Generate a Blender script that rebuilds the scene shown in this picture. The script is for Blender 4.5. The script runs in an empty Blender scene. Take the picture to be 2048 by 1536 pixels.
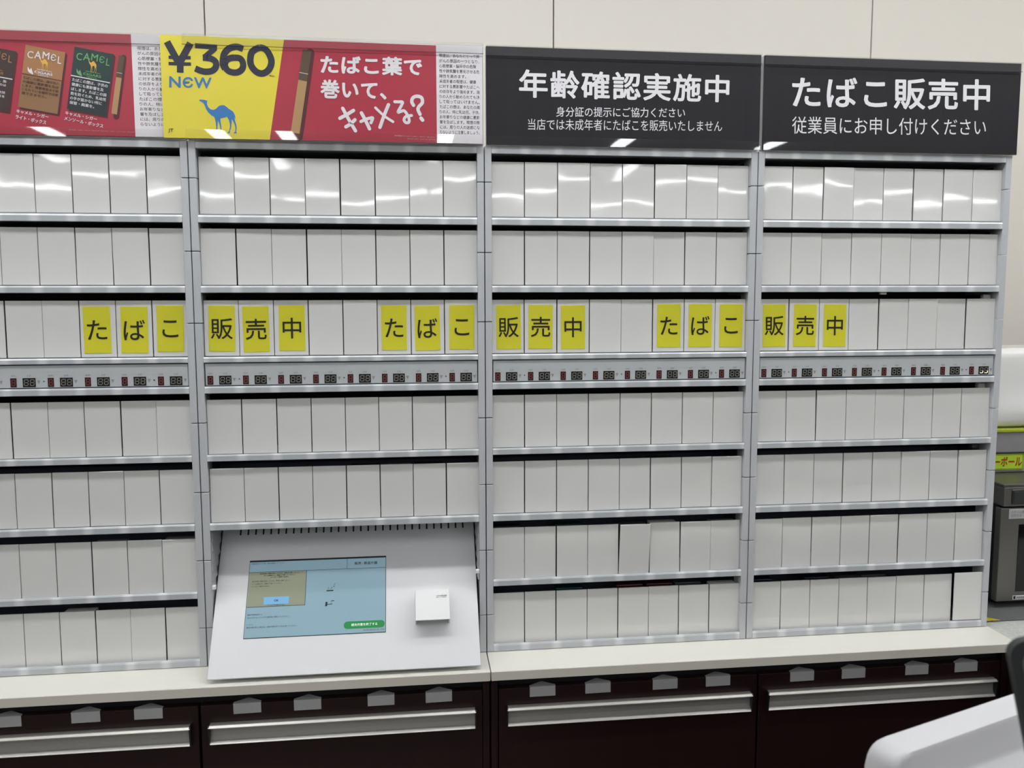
import bpy, bmesh, math, random
from mathutils import Matrix, Vector
random.seed(7)
SC = bpy.context.scene
COL = SC.collection
R = math.radians

# ---------------------------------------------------------------- camera, world, exposure
cam_data = bpy.data.cameras.new('camera')
cam = bpy.data.objects.new('camera', cam_data)
COL.objects.link(cam)
SC.camera = cam
cam_data.sensor_width = 36.0
cam_data.lens = 36.0 * 1700.0 / 2048.0
cam_data.clip_start = 0.05
cam_data.clip_end = 60
cam_data.dof.use_dof = True
cam_data.dof.focus_distance = 1.55
cam_data.dof.aperture_fstop = 11.0
cam.matrix_world = Matrix.Translation((0.3670, -1.5131, 1.5516)) @ (
    Matrix.Rotation(-0.11906, 4, 'Z') @ Matrix.Rotation(math.pi / 2 - 0.09963, 4, 'X') @ Matrix.Rotation(-0.00212, 4, 'Z'))

world = bpy.data.worlds.new('world')
SC.world = world
world.use_nodes = True
world.node_tree.nodes['Background'].inputs[0].default_value = (0.9, 0.95, 1.0, 1)
world.node_tree.nodes['Background'].inputs[1].default_value = 0.02
vs = SC.view_settings
vs.view_transform = 'Standard'
vs.look = 'None'
vs.gamma = 1.0
vs.use_curve_mapping = False
vs.exposure = 0.30
STORE_LIGHT = 11.5       # ceiling lamps over the shop floor
FAR_LIGHT = 26.0         # bare tubes at the back of the shop
RACK_LIGHT = 9.0        # ceiling lamps right above the rack
ADDED_LIGHT = 12.0      # added lamps in front of the rack, brightening its upper panels

# ---------------------------------------------------------------- helpers
def lin(c):
    c /= 255.0
    return c / 12.92 if c <= 0.04045 else ((c + 0.055) / 1.055) ** 2.4

def rgb(r, g, b):
    return (lin(r), lin(g), lin(b), 1.0)

MATS = {}
def mat(name, col, rough=0.5, metal=0.0, spec=0.5, noise=0.0, nscale=40.0, stretch=(1, 1, 1), bump=0.0, bscale=20.0,
        emit=0.0, coat=0.0, bdist=0.001):
    """principled material with a little procedural colour and bump variation"""
    m = bpy.data.materials.new(name)
    m.use_nodes = True
    nt = m.node_tree
    b = nt.nodes['Principled BSDF']
    b.inputs['Roughness'].default_value = rough
    b.inputs['Metallic'].default_value = metal
    b.inputs['Specular IOR Level'].default_value = spec
    b.inputs['Coat Weight'].default_value = coat
    b.inputs['Coat Roughness'].default_value = 0.03
    b.inputs['Base Color'].default_value = col
    tc = nt.nodes.new('ShaderNodeTexCoord')
    mp = nt.nodes.new('ShaderNodeMapping')
    mp.inputs['Scale'].default_value = stretch
    nt.links.new(tc.outputs['Object'], mp.inputs['Vector'])
    n = nt.nodes.new('ShaderNodeTexNoise')
    n.inputs['Scale'].default_value = nscale
    n.inputs['Detail'].default_value = 3
    nt.links.new(mp.outputs['Vector'], n.inputs['Vector'])
    ramp = nt.nodes.new('ShaderNodeMix')
    ramp.data_type = 'RGBA'
    k = max(noise, 0.015)
    ramp.inputs[6].default_value = (col[0] * (1 - k), col[1] * (1 - k), col[2] * (1 - k), 1)
    ramp.inputs[7].default_value = (min(1, col[0] * (1 + k)), min(1, col[1] * (1 + k)), min(1, col[2] * (1 + k)), 1)
    nt.links.new(n.outputs['Fac'], ramp.inputs[0])
    nt.links.new(ramp.outputs[2], b.inputs['Base Color'])
    if emit:
        nt.links.new(ramp.outputs[2], b.inputs['Emission Color'])
        b.inputs['Emission Strength'].default_value = emit
    if bump:
        n2 = nt.nodes.new('ShaderNodeTexNoise')
        n2.inputs['Scale'].default_value = bscale
        n2.inputs['Detail'].default_value = 1
        oi = nt.nodes.new('ShaderNodeObjectInfo')
        ad = nt.nodes.new('ShaderNodeVectorMath')
        ad.operation = 'ADD'
        nt.links.new(tc.outputs['Object'], ad.inputs[0])
        nt.links.new(oi.outputs['Location'], ad.inputs[1])
        nt.links.new(ad.outputs[0], n2.inputs['Vector'])
        bp = nt.nodes.new('ShaderNodeBump')
        bp.inputs['Strength'].default_value = bump
        bp.inputs['Distance'].default_value = bdist
        nt.links.new(n2.outputs['Fac'], bp.inputs['Height'])
        nt.links.new(bp.outputs['Normal'], b.inputs['Normal'])
        nt.links.new(bp.outputs['Normal'], b.inputs['Coat Normal'])
    MATS[name] = m
    return m

def clear_mat(name, tint=(1, 1, 1), rough=0.02, body=0.0):
    """clear acrylic: see-through with a reflecting surface and an optional milky body"""
    m = bpy.data.materials.new(name)
    m.use_nodes = True
    nt = m.node_tree
    nt.nodes.remove(nt.nodes['Principled BSDF'])
    out = nt.nodes['Material Output']
    tr = nt.nodes.new('ShaderNodeBsdfTransparent')
    tr.inputs[0].default_value = (*tint, 1)
    df = nt.nodes.new('ShaderNodeBsdfDiffuse')
    df.inputs[0].default_value = (0.75, 0.76, 0.78, 1)
    m0 = nt.nodes.new('ShaderNodeMixShader')
    m0.inputs[0].default_value = body
    nt.links.new(tr.outputs[0], m0.inputs[1])
    nt.links.new(df.outputs[0], m0.inputs[2])
    gl = nt.nodes.new('ShaderNodeBsdfGlossy')
    gl.inputs['Roughness'].default_value = rough
    fr = nt.nodes.new('ShaderNodeFresnel')
    fr.inputs[0].default_value = 1.85
    mx = nt.nodes.new('ShaderNodeMixShader')
    # reflection only where light enters the acrylic
    ge = nt.nodes.new('ShaderNodeNewGeometry')
    inv = nt.nodes.new('ShaderNodeMath'); inv.operation = 'SUBTRACT'; inv.inputs[0].default_value = 1.0
    nt.links.new(ge.outputs['Backfacing'], inv.inputs[1])
    mu = nt.nodes.new('ShaderNodeMath'); mu.operation = 'MULTIPLY'
    nt.links.new(fr.outputs[0], mu.inputs[0])
    nt.links.new(inv.outputs[0], mu.inputs[1])
    nt.links.new(mu.outputs[0], mx.inputs[0])
    nt.links.new(m0.outputs[0], mx.inputs[1])
    nt.links.new(gl.outputs[0], mx.inputs[2])
    nt.links.new(mx.outputs[0], out.inputs[0])
    return m

def emit_mat(name, col, strength):
    m = bpy.data.materials.new(name)
    m.use_nodes = True
    nt = m.node_tree
    b = nt.nodes['Principled BSDF']
    b.inputs['Base Color'].default_value = (0.8, 0.8, 0.8, 1)
    b.inputs['Emission Color'].default_value = col
    b.inputs['Emission Strength'].default_value = strength
    return m

def box(bm, x0, x1, y0, y1, z0, z1, bev=0.0, seg=1, mi=0):
    r = bmesh.ops.create_cube(bm, size=1.0)
    vs_ = r['verts']
    for v in vs_:
        v.co = Vector((x0 + (v.co.x + 0.5) * (x1 - x0), y0 + (v.co.y + 0.5) * (y1 - y0), z0 + (v.co.z + 0.5) * (z1 - z0)))
    fs = set(f for v in vs_ for f in v.link_faces)
    for f in fs:
        f.material_index = mi
    if bev:
        es = list(set(e for v in vs_ for e in v.link_edges))
        r = bmesh.ops.bevel(bm, geom=es, offset=bev, segments=seg, affect='EDGES', profile=0.5)
        for f in r['faces']:
            f.material_index = mi

def prism_x(bm, prof, x0, x1, mi=0):
    """closed profile [(y, z)] swept along x"""
    a = [bm.verts.new((x0, y, z)) for y, z in prof]
    b = [bm.verts.new((x1, y, z)) for y, z in prof]
    n = len(prof)
    fs = [bm.faces.new(a), bm.faces.new(b[::-1])]
    for i in range(n):
        j = (i + 1) % n
        fs.append(bm.faces.new((a[i], b[i], b[j], a[j])))
    for f in fs:
        f.material_index = mi
    return a + b

STEP = [0]
def step():
    STEP[0] = (STEP[0] + 1) % 9
    return STEP[0] * 3e-5

def poly(bm, pts, y, thick=0.0, mi=0):
    """outline [(x, z)] facing -y, optionally given thickness towards +y"""
    a = [bm.verts.new((x, y, z)) for x, z in pts]
    f = bm.faces.new(a)
    f.material_index = mi
    if thick:
        b = [bm.verts.new((x, y + thick, z)) for x, z in pts]
        bm.faces.new(b[::-1]).material_index = mi
        n = len(pts)
        for i in range(n):
            j = (i + 1) % n
            bm.faces.new((a[i], b[i], b[j], a[j])).material_index = mi

def disc(bm, c, r, y, mi=0, n=16, rz=None):
    rz = rz or r
    poly(bm, [(c[0] + r * math.cos(2 * math.pi * i / n), c[1] + rz * math.sin(2 * math.pi * i / n)) for i in range(n)], y, mi=mi)

def ribbon(bm, pts, w, y, caps=True, mi=0):
    """brush stroke of width w (or a list of widths) along pts"""
    ws = w if isinstance(w, (list, tuple)) else [w] * len(pts)
    P = [Vector(p) for p in pts]
    L, Rr = [], []
    for i, p in enumerate(P):
        d = (P[min(i + 1, len(P) - 1)] - P[max(i - 1, 0)])
        d.normalize()
        n = Vector((-d.y, d.x)) * ws[i] / 2
        L.append(p + n)
        Rr.append(p - n)
    for i in range(len(P) - 1):
        poly(bm, [L[i], L[i + 1], Rr[i + 1], Rr[i]], y - step(), mi=mi)
    if caps:
        for i in (0, len(P) - 1):
            disc(bm, P[i], ws[i] / 2, y - step(), mi=mi)

def smooth(pts, n=8, closed=False):
    """Catmull-Rom through pts"""
    out = []
    m = len(pts)
    for i in range(m if closed else m - 1):
        p = [Vector(pts[k % m]) if closed else Vector(pts[min(max(k, 0), m - 1)]) for k in (i - 1, i, i + 1, i + 2)]
        for j in range(n):
            t = j / n
            q = 0.5 * (2 * p[1] + (p[2] - p[0]) * t + (2 * p[0] - 5 * p[1] + 4 * p[2] - p[3]) * t * t + (3 * p[1] - p[0] - 3 * p[2] + p[3]) * t ** 3)
            out.append((q.x, q.y))
    if not closed:
        out.append(tuple(pts[-1]))
    return out

def link(o, parent=None):
    COL.objects.link(o)
    if parent is not None:
        o.parent = parent
    return o

def ob(name, bm, m, parent=None, loc=(0, 0, 0), rot=(0, 0, 0), shade=False):
    me = bpy.data.meshes.new(name)
    bmesh.ops.recalc_face_normals(bm, faces=bm.faces[:])
    bm.to_mesh(me)
    bm.free()
    for x in (m if isinstance(m, (list, tuple)) else [m]):
        me.materials.append(x)
    if shade:
        for p in me.polygons:
            p.use_smooth = True
    o = bpy.data.objects.new(name, me)
    o.location = loc
    o.rotation_euler = rot
    return link(o, parent)

def tag(o, label, cat, group=None):
    o['label'] = label
    o['category'] = cat
    if group:
        o['group'] = group
    return o

def thing(name, label, cat, loc=(0, 0, 0), rot=(0, 0, 0), group=None):
    o = bpy.data.objects.new(name, None)
    o.empty_display_size = 0.05
    o.location = loc
    o.rotation_euler = rot
    link(o)
    return tag(o, label, cat, group)

def struct(name, bm, m):
    o = ob(name, bm, m)
    o['kind'] = 'structure'
    return o

def copy_tree(o, parent=None):
    c = o.copy()
    COL.objects.link(c)
    if parent is not None:
        c.parent = parent
    for ch in list(o.children):
        copy_tree(ch, c)
    return c

GLYPHS = {}
def glyphs(body, bold=0.0, space=1.0):
    """outline of a line of writing as flat triangles, plus its bounds"""
    key = (body, space)
    if key not in GLYPHS:
        cu = bpy.data.curves.new('writing', 'FONT')
        cu.body = body
        cu.space_character = space
        cu.resolution_u = 3
        o = bpy.data.objects.new('writing', cu)
        COL.objects.link(o)
        dg = bpy.context.evaluated_depsgraph_get()
        dg.update()
        me = bpy.data.meshes.new_from_object(o.evaluated_get(dg))
        vs_ = [(v.co.x, v.co.y) for v in me.vertices]
        fs = [tuple(p.vertices) for p in me.polygons]
        bpy.data.objects.remove(o)
        bpy.data.curves.remove(cu)
        bpy.data.meshes.remove(me)
        xs = [v[0] for v in vs_]
        ys = [v[1] for v in vs_]
        GLYPHS[key] = (vs_, fs, (min(xs), max(xs), min(ys), max(ys)))
    return GLYPHS[key]

def write(bm, body, tl, tr, bl, y, bold=0.0, space=1.0, mi=0):
    """fit a line of writing into the parallelogram top-left, top-right, bottom-left (x, z)"""
    vs_, fs, (x0, x1, y0, y1) = glyphs(body, bold, space)
    tl, tr, bl = Vector(tl), Vector(tr), Vector(bl)
    # heavier weights: the strokes are thickened by overlapped copies
    offs = [(0.0, 0.0)] if bold < 0.005 else [(bold * math.cos(k * math.pi / 4), bold * math.sin(k * math.pi / 4)) for k in range(8)]
    x0, x1, y0, y1 = (x0 - bold, x1 + bold, y0 - bold, y1 + bold) if bold >= 0.005 else (x0, x1, y0, y1)
    for k, (dx, dy) in enumerate(offs):
        nv = []
        for x, yy in vs_:
            u = (x + dx - x0) / (x1 - x0)
            v = (y1 - yy - dy) / (y1 - y0)
            p = tl + (tr - tl) * u + (bl - tl) * v
            nv.append(bm.verts.new((p.x, y - k * 3e-5, p.y)))
        for f in fs:
            try:
                bm.faces.new([nv[i] for i in f]).material_index = mi
            except ValueError:
                pass

def write_at(bm, body, cx, cz, size, y, bold=0.0, mi=0, space=1.0, anchor='c', squash=1.0):
    vs_, fs, (x0, x1, y0, y1) = glyphs(body, bold, space)
    w, h = (x1 - x0) * size * squash, (y1 - y0) * size
    if anchor == 'c':
        X = cx - w / 2
    elif anchor == 'l':
        X = cx
    else:
        X = cx - w
    Z = cz + h / 2
    write(bm, body, (X, Z), (X + w, Z), (X, Z - h), y, bold, space, mi)

def new():
    return bmesh.new()

# ---------------------------------------------------------------- materials
M_wall = mat('wall paint', rgb(219, 213, 203), 0.55, noise=0.02, nscale=3)
M_gapdark = mat('joint shadow gap', rgb(90, 86, 80), 0.8)
M_ceil = mat('ceiling board', rgb(235, 234, 230), 0.8)
M_floor = mat('floor tile', rgb(112, 108, 102), 0.35, noise=0.04, nscale=6)
M_shopwall = mat('shop wall', rgb(150, 146, 140), 0.7, noise=0.04, nscale=1.5)
M_panel = mat('white card in clear sheath', rgb(226, 225, 223), 0.04, spec=0.6, noise=0.012, nscale=8, bump=0.3, bscale=15.0, bdist=0.001)
M_yellow = mat('yellow paper label', rgb(222, 216, 62), 0.12, noise=0.03, nscale=30, bump=0.35, bscale=90, bdist=0.0006)
M_ink = mat('dark ink', rgb(38, 36, 30), 0.35)
M_rack = mat('grey rack plastic', rgb(196, 198, 202), 0.22, noise=0.03, nscale=12)
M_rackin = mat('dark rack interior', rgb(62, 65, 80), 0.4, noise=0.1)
M_shelf = mat('grey shelf board', rgb(150, 152, 156), 0.35, noise=0.03)
M_disp = mat('display bar panel', rgb(196, 200, 203), 0.3, noise=0.02)
M_redglass = mat('red display window', rgb(70, 34, 36), 0.15)
M_blkglass = mat('black display window', rgb(38, 36, 34), 0.15)
M_seg = mat('unlit segment', rgb(140, 138, 134), 0.4)
M_segred = mat('unlit segment behind red', rgb(130, 84, 82), 0.4)
M_segon = emit_mat('lit amber segment', (1.0, 0.72, 0.3, 1), 1.6)
M_tinyprint = mat('pale grey print', rgb(150, 150, 150), 0.5)
M_counter = mat('white laminate', rgb(226, 223, 213), 0.28, noise=0.025, nscale=4, stretch=(0.6, 14, 1))
M_fascia = mat('greyer front edge', rgb(212, 206, 196), 0.4, noise=0.02, nscale=20)  # worktop front, slightly greyer than the slab
M_wenge = mat('dark wenge laminate', rgb(36, 18, 19), 0.4, spec=0.35, noise=0.2, nscale=60, stretch=(1, 1, 0.08))
M_cabin = mat('cabinet recess', rgb(24, 22, 28), 0.6)
M_alu = mat('brushed aluminium', rgb(178, 176, 172), 0.32, metal=0.5, noise=0.05, nscale=60, stretch=(0.05, 1, 1))
M_alubright = mat('bright aluminium edge', rgb(220, 216, 210), 0.28, metal=0.6)
M_clip = mat('grey steel clip', rgb(196, 196, 198), 0.4, metal=0.3, noise=0.03)
M_term = mat('white terminal casing', rgb(222, 222, 224), 0.42, noise=0.012)
M_termdark = mat('slot shadow', rgb(26, 26, 28), 0.8)
M_bellows = mat('grey pleated plastic', rgb(176, 177, 180), 0.45)
M_clear = clear_mat('clear acrylic')
M_clearmilk = clear_mat('clear acrylic strip', body=0.03)
M_signblack = mat('black brushed sign board', rgb(40, 39, 44), 0.5, spec=0.25, noise=0.16, nscale=70, stretch=(1, 1, 0.035))
M_signwhite = mat('white sign lettering', rgb(232, 230, 234), 0.5)
M_posterred = mat('poster red', rgb(172, 46, 66), 0.35, noise=0.03, nscale=4)
M_posteryel = mat('poster yellow', rgb(226, 210, 62), 0.35, noise=0.02, nscale=4)
M_posterwht = mat('poster white', rgb(226, 222, 226), 0.35)
M_navy = mat('price navy', rgb(36, 38, 58), 0.4)
M_blue = mat('poster blue', rgb(52, 118, 184), 0.4)
M_bronze = mat('printed bronze', rgb(166, 118, 76), 0.4, noise=0.06, nscale=12)
M_bronze2 = mat('printed bronze base', rgb(146, 108, 74), 0.4, noise=0.06, nscale=12)
M_green = mat('printed dark green', rgb(32, 58, 56), 0.4, noise=0.06, nscale=12)
M_green2 = mat('printed slate', rgb(34, 46, 50), 0.4)
M_brown = mat('printed dark brown', rgb(62, 46, 46), 0.4, noise=0.06, nscale=12)
M_darkshape = mat('printed pack edge', rgb(84, 32, 40), 0.4)
M_gold = mat('printed gold', rgb(222, 174, 76), 0.4, noise=0.1, nscale=50)
M_leafgreen = mat('printed leaf green', rgb(106, 162, 104), 0.4)
M_brownink = mat('brown ink', rgb(98, 64, 46), 0.4)
M_cigtan = mat('printed tan', rgb(176, 140, 96), 0.4, noise=0.05, nscale=60)
M_cigbrown = mat('printed filter brown', rgb(88, 70, 50), 0.4)
M_steel = mat('oven steel', rgb(120, 118, 114), 0.35, metal=0.75, noise=0.05, nscale=40, stretch=(1, 1, 0.1))
M_blackplastic = mat('black plastic', rgb(26, 26, 28), 0.35)
M_blackglass = mat('black oven glass', rgb(8, 8, 9), 0.08)
M_stoneware = mat('grey speckled counter', rgb(196, 196, 192), 0.4, noise=0.28, nscale=160)
M_darklayer = mat('dark grey layer', rgb(104, 104, 104), 0.7, noise=0.12, nscale=90)
M_tape = mat('yellow tape', rgb(206, 192, 36), 0.5)
M_limesign = mat('lime label', rgb(190, 222, 60), 0.4)
M_redink = mat('red brown ink', rgb(170, 56, 24), 0.4)
M_case = mat('frosted case', rgb(150, 147, 150), 0.3, noise=0.12, nscale=30)
M_lime2 = mat('lime lid', rgb(178, 190, 66), 0.35)
M_wrap = mat('white glossy wrap', rgb(242, 240, 238), 0.14, bump=0.5, bscale=7, bdist=0.02)
M_poswhite = mat('white device plastic', rgb(204, 203, 206), 0.45)
M_darkframe = mat('dark grey frame', rgb(46, 48, 50), 0.45)
M_greyedge = mat('mid grey liner', rgb(120, 122, 122), 0.4)
M_lamp = emit_mat('lamp diffuser over shop', (0.965, 0.99, 1.0, 1), STORE_LIGHT)
M_lamprack = emit_mat('lamp diffuser over rack', (0.965, 0.99, 1.0, 1), RACK_LIGHT)
M_lampfar = emit_mat('lamp tube far', (0.965, 0.99, 1.0, 1), FAR_LIGHT)
M_lampadded = emit_mat('added lamp diffuser', (0.965, 0.99, 1.0, 1), ADDED_LIGHT)
M_housing = mat('white lamp housing', rgb(230, 230, 230), 0.5)

def rail_material():
    """frosted label rail: darker card windows at the column pitch"""
    m = mat('frosted label rail', rgb(190, 193, 197), 0.2)
    nt = m.node_tree
    b = nt.nodes['Principled BSDF']
    tc = [n for n in nt.nodes if n.type == 'TEX_COORD'][0]
    sx = nt.nodes.new('ShaderNodeSeparateXYZ')
    nt.links.new(tc.outputs['Object'], sx.inputs[0])
    a = nt.nodes.new('ShaderNodeMath'); a.operation = 'MULTIPLY_ADD'
    a.inputs[1].default_value = 1 / 0.0594
    a.inputs[2].default_value = -0.0127 / 0.0594 + 20
    nt.links.new(sx.outputs[0], a.inputs[0])
    f = nt.nodes.new('ShaderNodeMath'); f.operation = 'FRACT'
    nt.links.new(a.outputs[0], f.inputs[0])
    s = nt.nodes.new('ShaderNodeMath'); s.operation = 'SUBTRACT'; s.inputs[1].default_value = 0.5
    nt.links.new(f.outputs[0], s.inputs[0])
    ab = nt.nodes.new('ShaderNodeMath'); ab.operation = 'ABSOLUTE'
    nt.links.new(s.outputs[0], ab.inputs[0])
    mr = nt.nodes.new('ShaderNodeMapRange')
    mr.interpolation_type = 'SMOOTHSTEP'
    mr.inputs[1].default_value = 0.28
    mr.inputs[2].default_value = 0.47
    nt.links.new(ab.outputs[0], mr.inputs[0])
    mx = nt.nodes.new('ShaderNodeMix'); mx.data_type = 'RGBA'
    mx.inputs[6].default_value = rgb(186, 189, 193)
    mx.inputs[7].default_value = rgb(213, 215, 218)
    nt.links.new(mr.outputs[0], mx.inputs[0])
    nt.links.new(mx.outputs[2], b.inputs['Base Color'])
    return m
M_rail = rail_material()

# ---------------------------------------------------------------- room shell
WY = 0.50                      # back wall face
CEIL = 2.70
X0, X1, YB = -5.0, 7.0, -9.0
bm = new()
box(bm, X0, X1, WY + 0.012, WY + 0.05, 0, CEIL)
seam = [-0.074 + 0.7803 * k for k in range(-7, 10)]
edges = [X0] + [s for s in seam if X0 + 0.05 < s < X1 - 0.05] + [X1]
for a, b_ in zip(edges[:-1], edges[1:]):
    box(bm, a + 0.0014, b_ - 0.0014, WY, WY + 0.0125, 0, CEIL, 0.0008, mi=1)
struct('wall_back', bm, [M_gapdark, M_wall])
bm = new(); box(bm, X1, X1 + 0.1, YB, WY + 0.05, 0, CEIL); struct('wall_right', bm, M_shopwall)
bm = new(); box(bm, X0 - 0.1, X0, YB, WY + 0.05, 0, CEIL); struct('wall_left', bm, M_shopwall)
bm = new(); box(bm, X0 - 0.1, X1 + 0.1, YB - 0.1, YB, 0, CEIL); struct('wall_front', bm, M_shopwall)
bm = new(); box(bm, X0 - 0.1, X1 + 0.1, YB - 0.1, WY + 0.05, -0.1, 0); struct('floor', bm, M_floor)
bm = new(); box(bm, X0 - 0.1, X1 + 0.1, YB - 0.1, WY + 0.05, CEIL, CEIL + 0.1); struct('ceiling', bm, M_ceil)

# ---------------------------------------------------------------- ceiling lamps
def lamp(lab, loc, length, width, along, m, group):
    t = thing('ceiling_light', lab, 'light', loc, (0, 0, 0 if along == 'x' else math.pi / 2), group)
    bm = new()
    box(bm, -length / 2, length / 2, -width / 2 - 0.012, width / 2 + 0.012, -0.030, 0, 0.004)
    ob('housing', bm, M_housing, t)
    bm = new()
    box(bm, -length / 2 + 0.01, length / 2 - 0.01, -width / 2, width / 2, -0.040, -0.030, 0.002)
    ob('diffuser', bm, m, t)
    return t
for x in (-0.75, 0.5, 1.75, 2.95):  # strip beyond the last rack is added to light the wrapped bundle
    lamp('slim white ceiling light strip directly above the cigarette racks', (x, -0.16, CEIL), 1.2, 0.09, 'x', M_lamprack, 'ceiling strips above the racks')
for x in (-2.0, -0.7, 0.6, 1.9, 3.0):  # added strips that make the panels brighter towards the top
    lamp('added white ceiling light strip brightening the upper rows of the racks', (x, -0.55, CEIL), 1.28 if x < 2.5 else 0.7, 0.12, 'x', M_lampadded, 'added ceiling strips brightening the racks')
for x in (-2.0, -0.9, -0.45, 0.63, 1.9, 3.0):
    for y in (-2.3, -4.15):
        lamp('long white ceiling light strip over the shop floor', (x, y, CEIL), 1.25, 0.10, 'y', M_lamp, 'ceiling strips over the shop floor')
for x in (-3.9, -2.6, -1.3, 0.0, 1.3, 2.6, 3.9, 5.2):
    for y in (-6.1,):
        lamp('thin white ceiling tube at the back of the shop', (x, y, CEIL), 1.28, 0.045, 'x', M_lampfar, 'ceiling tubes at the back of the shop')

# ---------------------------------------------------------------- base cabinets, worktops
CT = 0.90
def cabinet(x0, x1, drawers, label, dlabels):
    t = thing('base_cabinet', label, 'cabinet', ((x0 + x1) / 2, 0.2, 0))
    ox, oy = (x0 + x1) / 2, 0.2
    bm = new()
    box(bm, x0 + 0.0005 - ox, x1 - 0.0005 - ox, -0.044 - oy, 0.49 - oy, 0.08, 0.8825)
    ob('carcass', bm, M_cabin, t)
    bm = new()
    box(bm, x0 + 0.0005 - ox, x0 + 0.0125 - ox, -0.060 - oy, -0.044 - oy, 0.08, 0.8825, 0.0006)
    ob('side_stile', bm, M_wenge, t)
    bm = new()
    box(bm, x1 - 0.0125 - ox, x1 - 0.0005 - ox, -0.060 - oy, -0.044 - oy, 0.08, 0.8825, 0.0006)
    ob('side_stile', bm, M_wenge, t)
    bm = new()
    box(bm, x0 + 0.002 - ox, x1 - 0.002 - ox, -0.02 - oy, 0.45 - oy, 0.0, 0.08)
    ob('plinth', bm, M_cabin, t)
    for (a, b_) in drawers:
        bm = new()
        box(bm, a - ox, b_ - ox, -0.0605 - oy, -0.0442 - oy, 0.47, 0.8565, 0.0008)
        d = ob('drawer', bm, M_wenge, t)
        h0, h1 = a + 0.0145, b_ - 0.0125
        bm = new()
        y = -0.0607 - oy
        prof = [(y, 0.8255), (y - 0.011, 0.8250), (y - 0.013, 0.8215), (y - 0.0115, 0.8195), (y - 0.003, 0.8185), (y - 0.0012, 0.813),
                (y - 0.0012, 0.803), (y - 0.003, 0.7960), (y - 0.0085, 0.7925), (y - 0.0095, 0.7905), (y - 0.008, 0.7890), (y, 0.7885)]
        prism_x(bm, prof, h0 - ox, h1 - ox)
        for f in bm.faces:
            c = f.calc_center_median()
            if (c.z > 0.8188 or c.z < 0.7935) and f.calc_area() > 1e-5:
                f.material_index = 1  # lip faces take the brighter aluminium
        for hx in (h0, h1):
            prism_x(bm, [(y, 0.8256), (y - 0.0110, 0.8252), (y - 0.0132, 0.8210), (y - 0.0095, 0.7890), (y, 0.7884)], hx - ox - 0.0012, hx - ox + 0.0012, 2)
        ob('handle', bm, [M_alu, M_alubright, M_blackplastic], d)
        bm = new()
        box(bm, a - ox, b_ - ox, -0.0605 - oy, -0.0442 - oy, 0.09, 0.464, 0.0008)
        ob('drawer', bm, M_wenge, t)
    return t
cabinet(-0.5, 0.4995, [(-0.4835, -0.0038), (0.0002, 0.4862)], 'dark wenge base cabinet with two drawer stacks under the touchscreen terminal', None)
cabinet(0.5015, 1.503, [(0.5158, 0.9985), (1.0025, 1.4868)], 'dark wenge base cabinet with two drawer stacks beside the grey counter', None)
def worktop(x0, x1, label):
    t = thing('worktop', label, 'worktop', ((x0 + x1) / 2, 0.2, 0.8825))
    ox = (x0 + x1) / 2
    bm = new()
    box(bm, x0 - ox, x1 - ox, -0.0822 - 0.2, 0.495 - 0.2, 0.0002, CT - 0.8825, 0.0009, 2)
    ob('slab', bm, M_counter, t)
    bm = new()
    box(bm, x0 - ox + 0.0006, x1 - ox - 0.0006, -0.0836 - 0.2, -0.0822 - 0.2, 0.0006, CT - 0.8825 - 0.0006, 0.0004)
    ob('front_edge', bm, M_fascia, t)
worktop(-0.5, 0.4990, 'white worktop under the touchscreen terminal and the leftmost rack')
worktop(0.5005, 1.5035, 'white worktop under the two racks with black signs')

def clip_mesh():
    bm = new()
    box(bm, 0, 0.0468, -0.0018, -0.0004, -0.0172, 0.0008, 0.0005)
    # folded top tongue, running to a blunt point over the drawer
    pts = [(0, -0.0018), (0.0468, -0.0018), (0.0468, 0.0040), (0.0255, 0.0155), (0.0215, 0.0155), (0, 0.0040)]
    a = [bm.verts.new((x, y, 0.0008)) for x, y in pts]
    b_ = [bm.verts.new((x, y, 0.0016 + 0.10 * max(y, 0))) for x, y in pts]
    bm.faces.new(a[::-1]); bm.faces.new(b_)
    for i in range(6):
        j = (i + 1) % 6
        bm.faces.new((a[i], a[j], b_[j], b_[i]))
    return bm
nth = ['first', 'second', 'third', 'fourth', 'fifth', 'sixth', 'seventh', 'eighth']
clips = [(-0.3365, 0, 0, 3), (-0.2105, 0, 1, 3), (-0.1088, 0, 2, 3), (0.0550, 1, 0, 4), (0.1572, 1, 1, 4), (0.2838, 1, 2, 4), (0.3853, 1, 3, 4),
         (0.5716, 2, 0, 4), (0.6732, 2, 1, 4), (0.7988, 2, 2, 4), (0.8992, 2, 3, 4), (1.0622, 3, 0, 4), (1.1640, 3, 1, 4), (1.2914, 3, 2, 4), (1.3918, 3, 3, 4)]
dname = ['leftmost dark drawer', 'drawer under the touchscreen', 'drawer under the left black sign', 'rightmost dark drawer']
proto = None
for x, d, k, n in clips:
    if proto is None:
        proto = c = ob('drawer_clip', clip_mesh(), M_clip)
    else:
        c = proto.copy(); COL.objects.link(c)
    c.location = (x, -0.0605, 0.8565)
    c.rotation_euler = (0, random.uniform(-0.01, 0.01), 0)
    pos = 'last' if k == n - 1 else nth[k]
    tag(c, 'folded grey clip, %s from left on %s' % (pos, dname[d]), 'clip', 'grey clips hooked over the drawer fronts')

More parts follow.
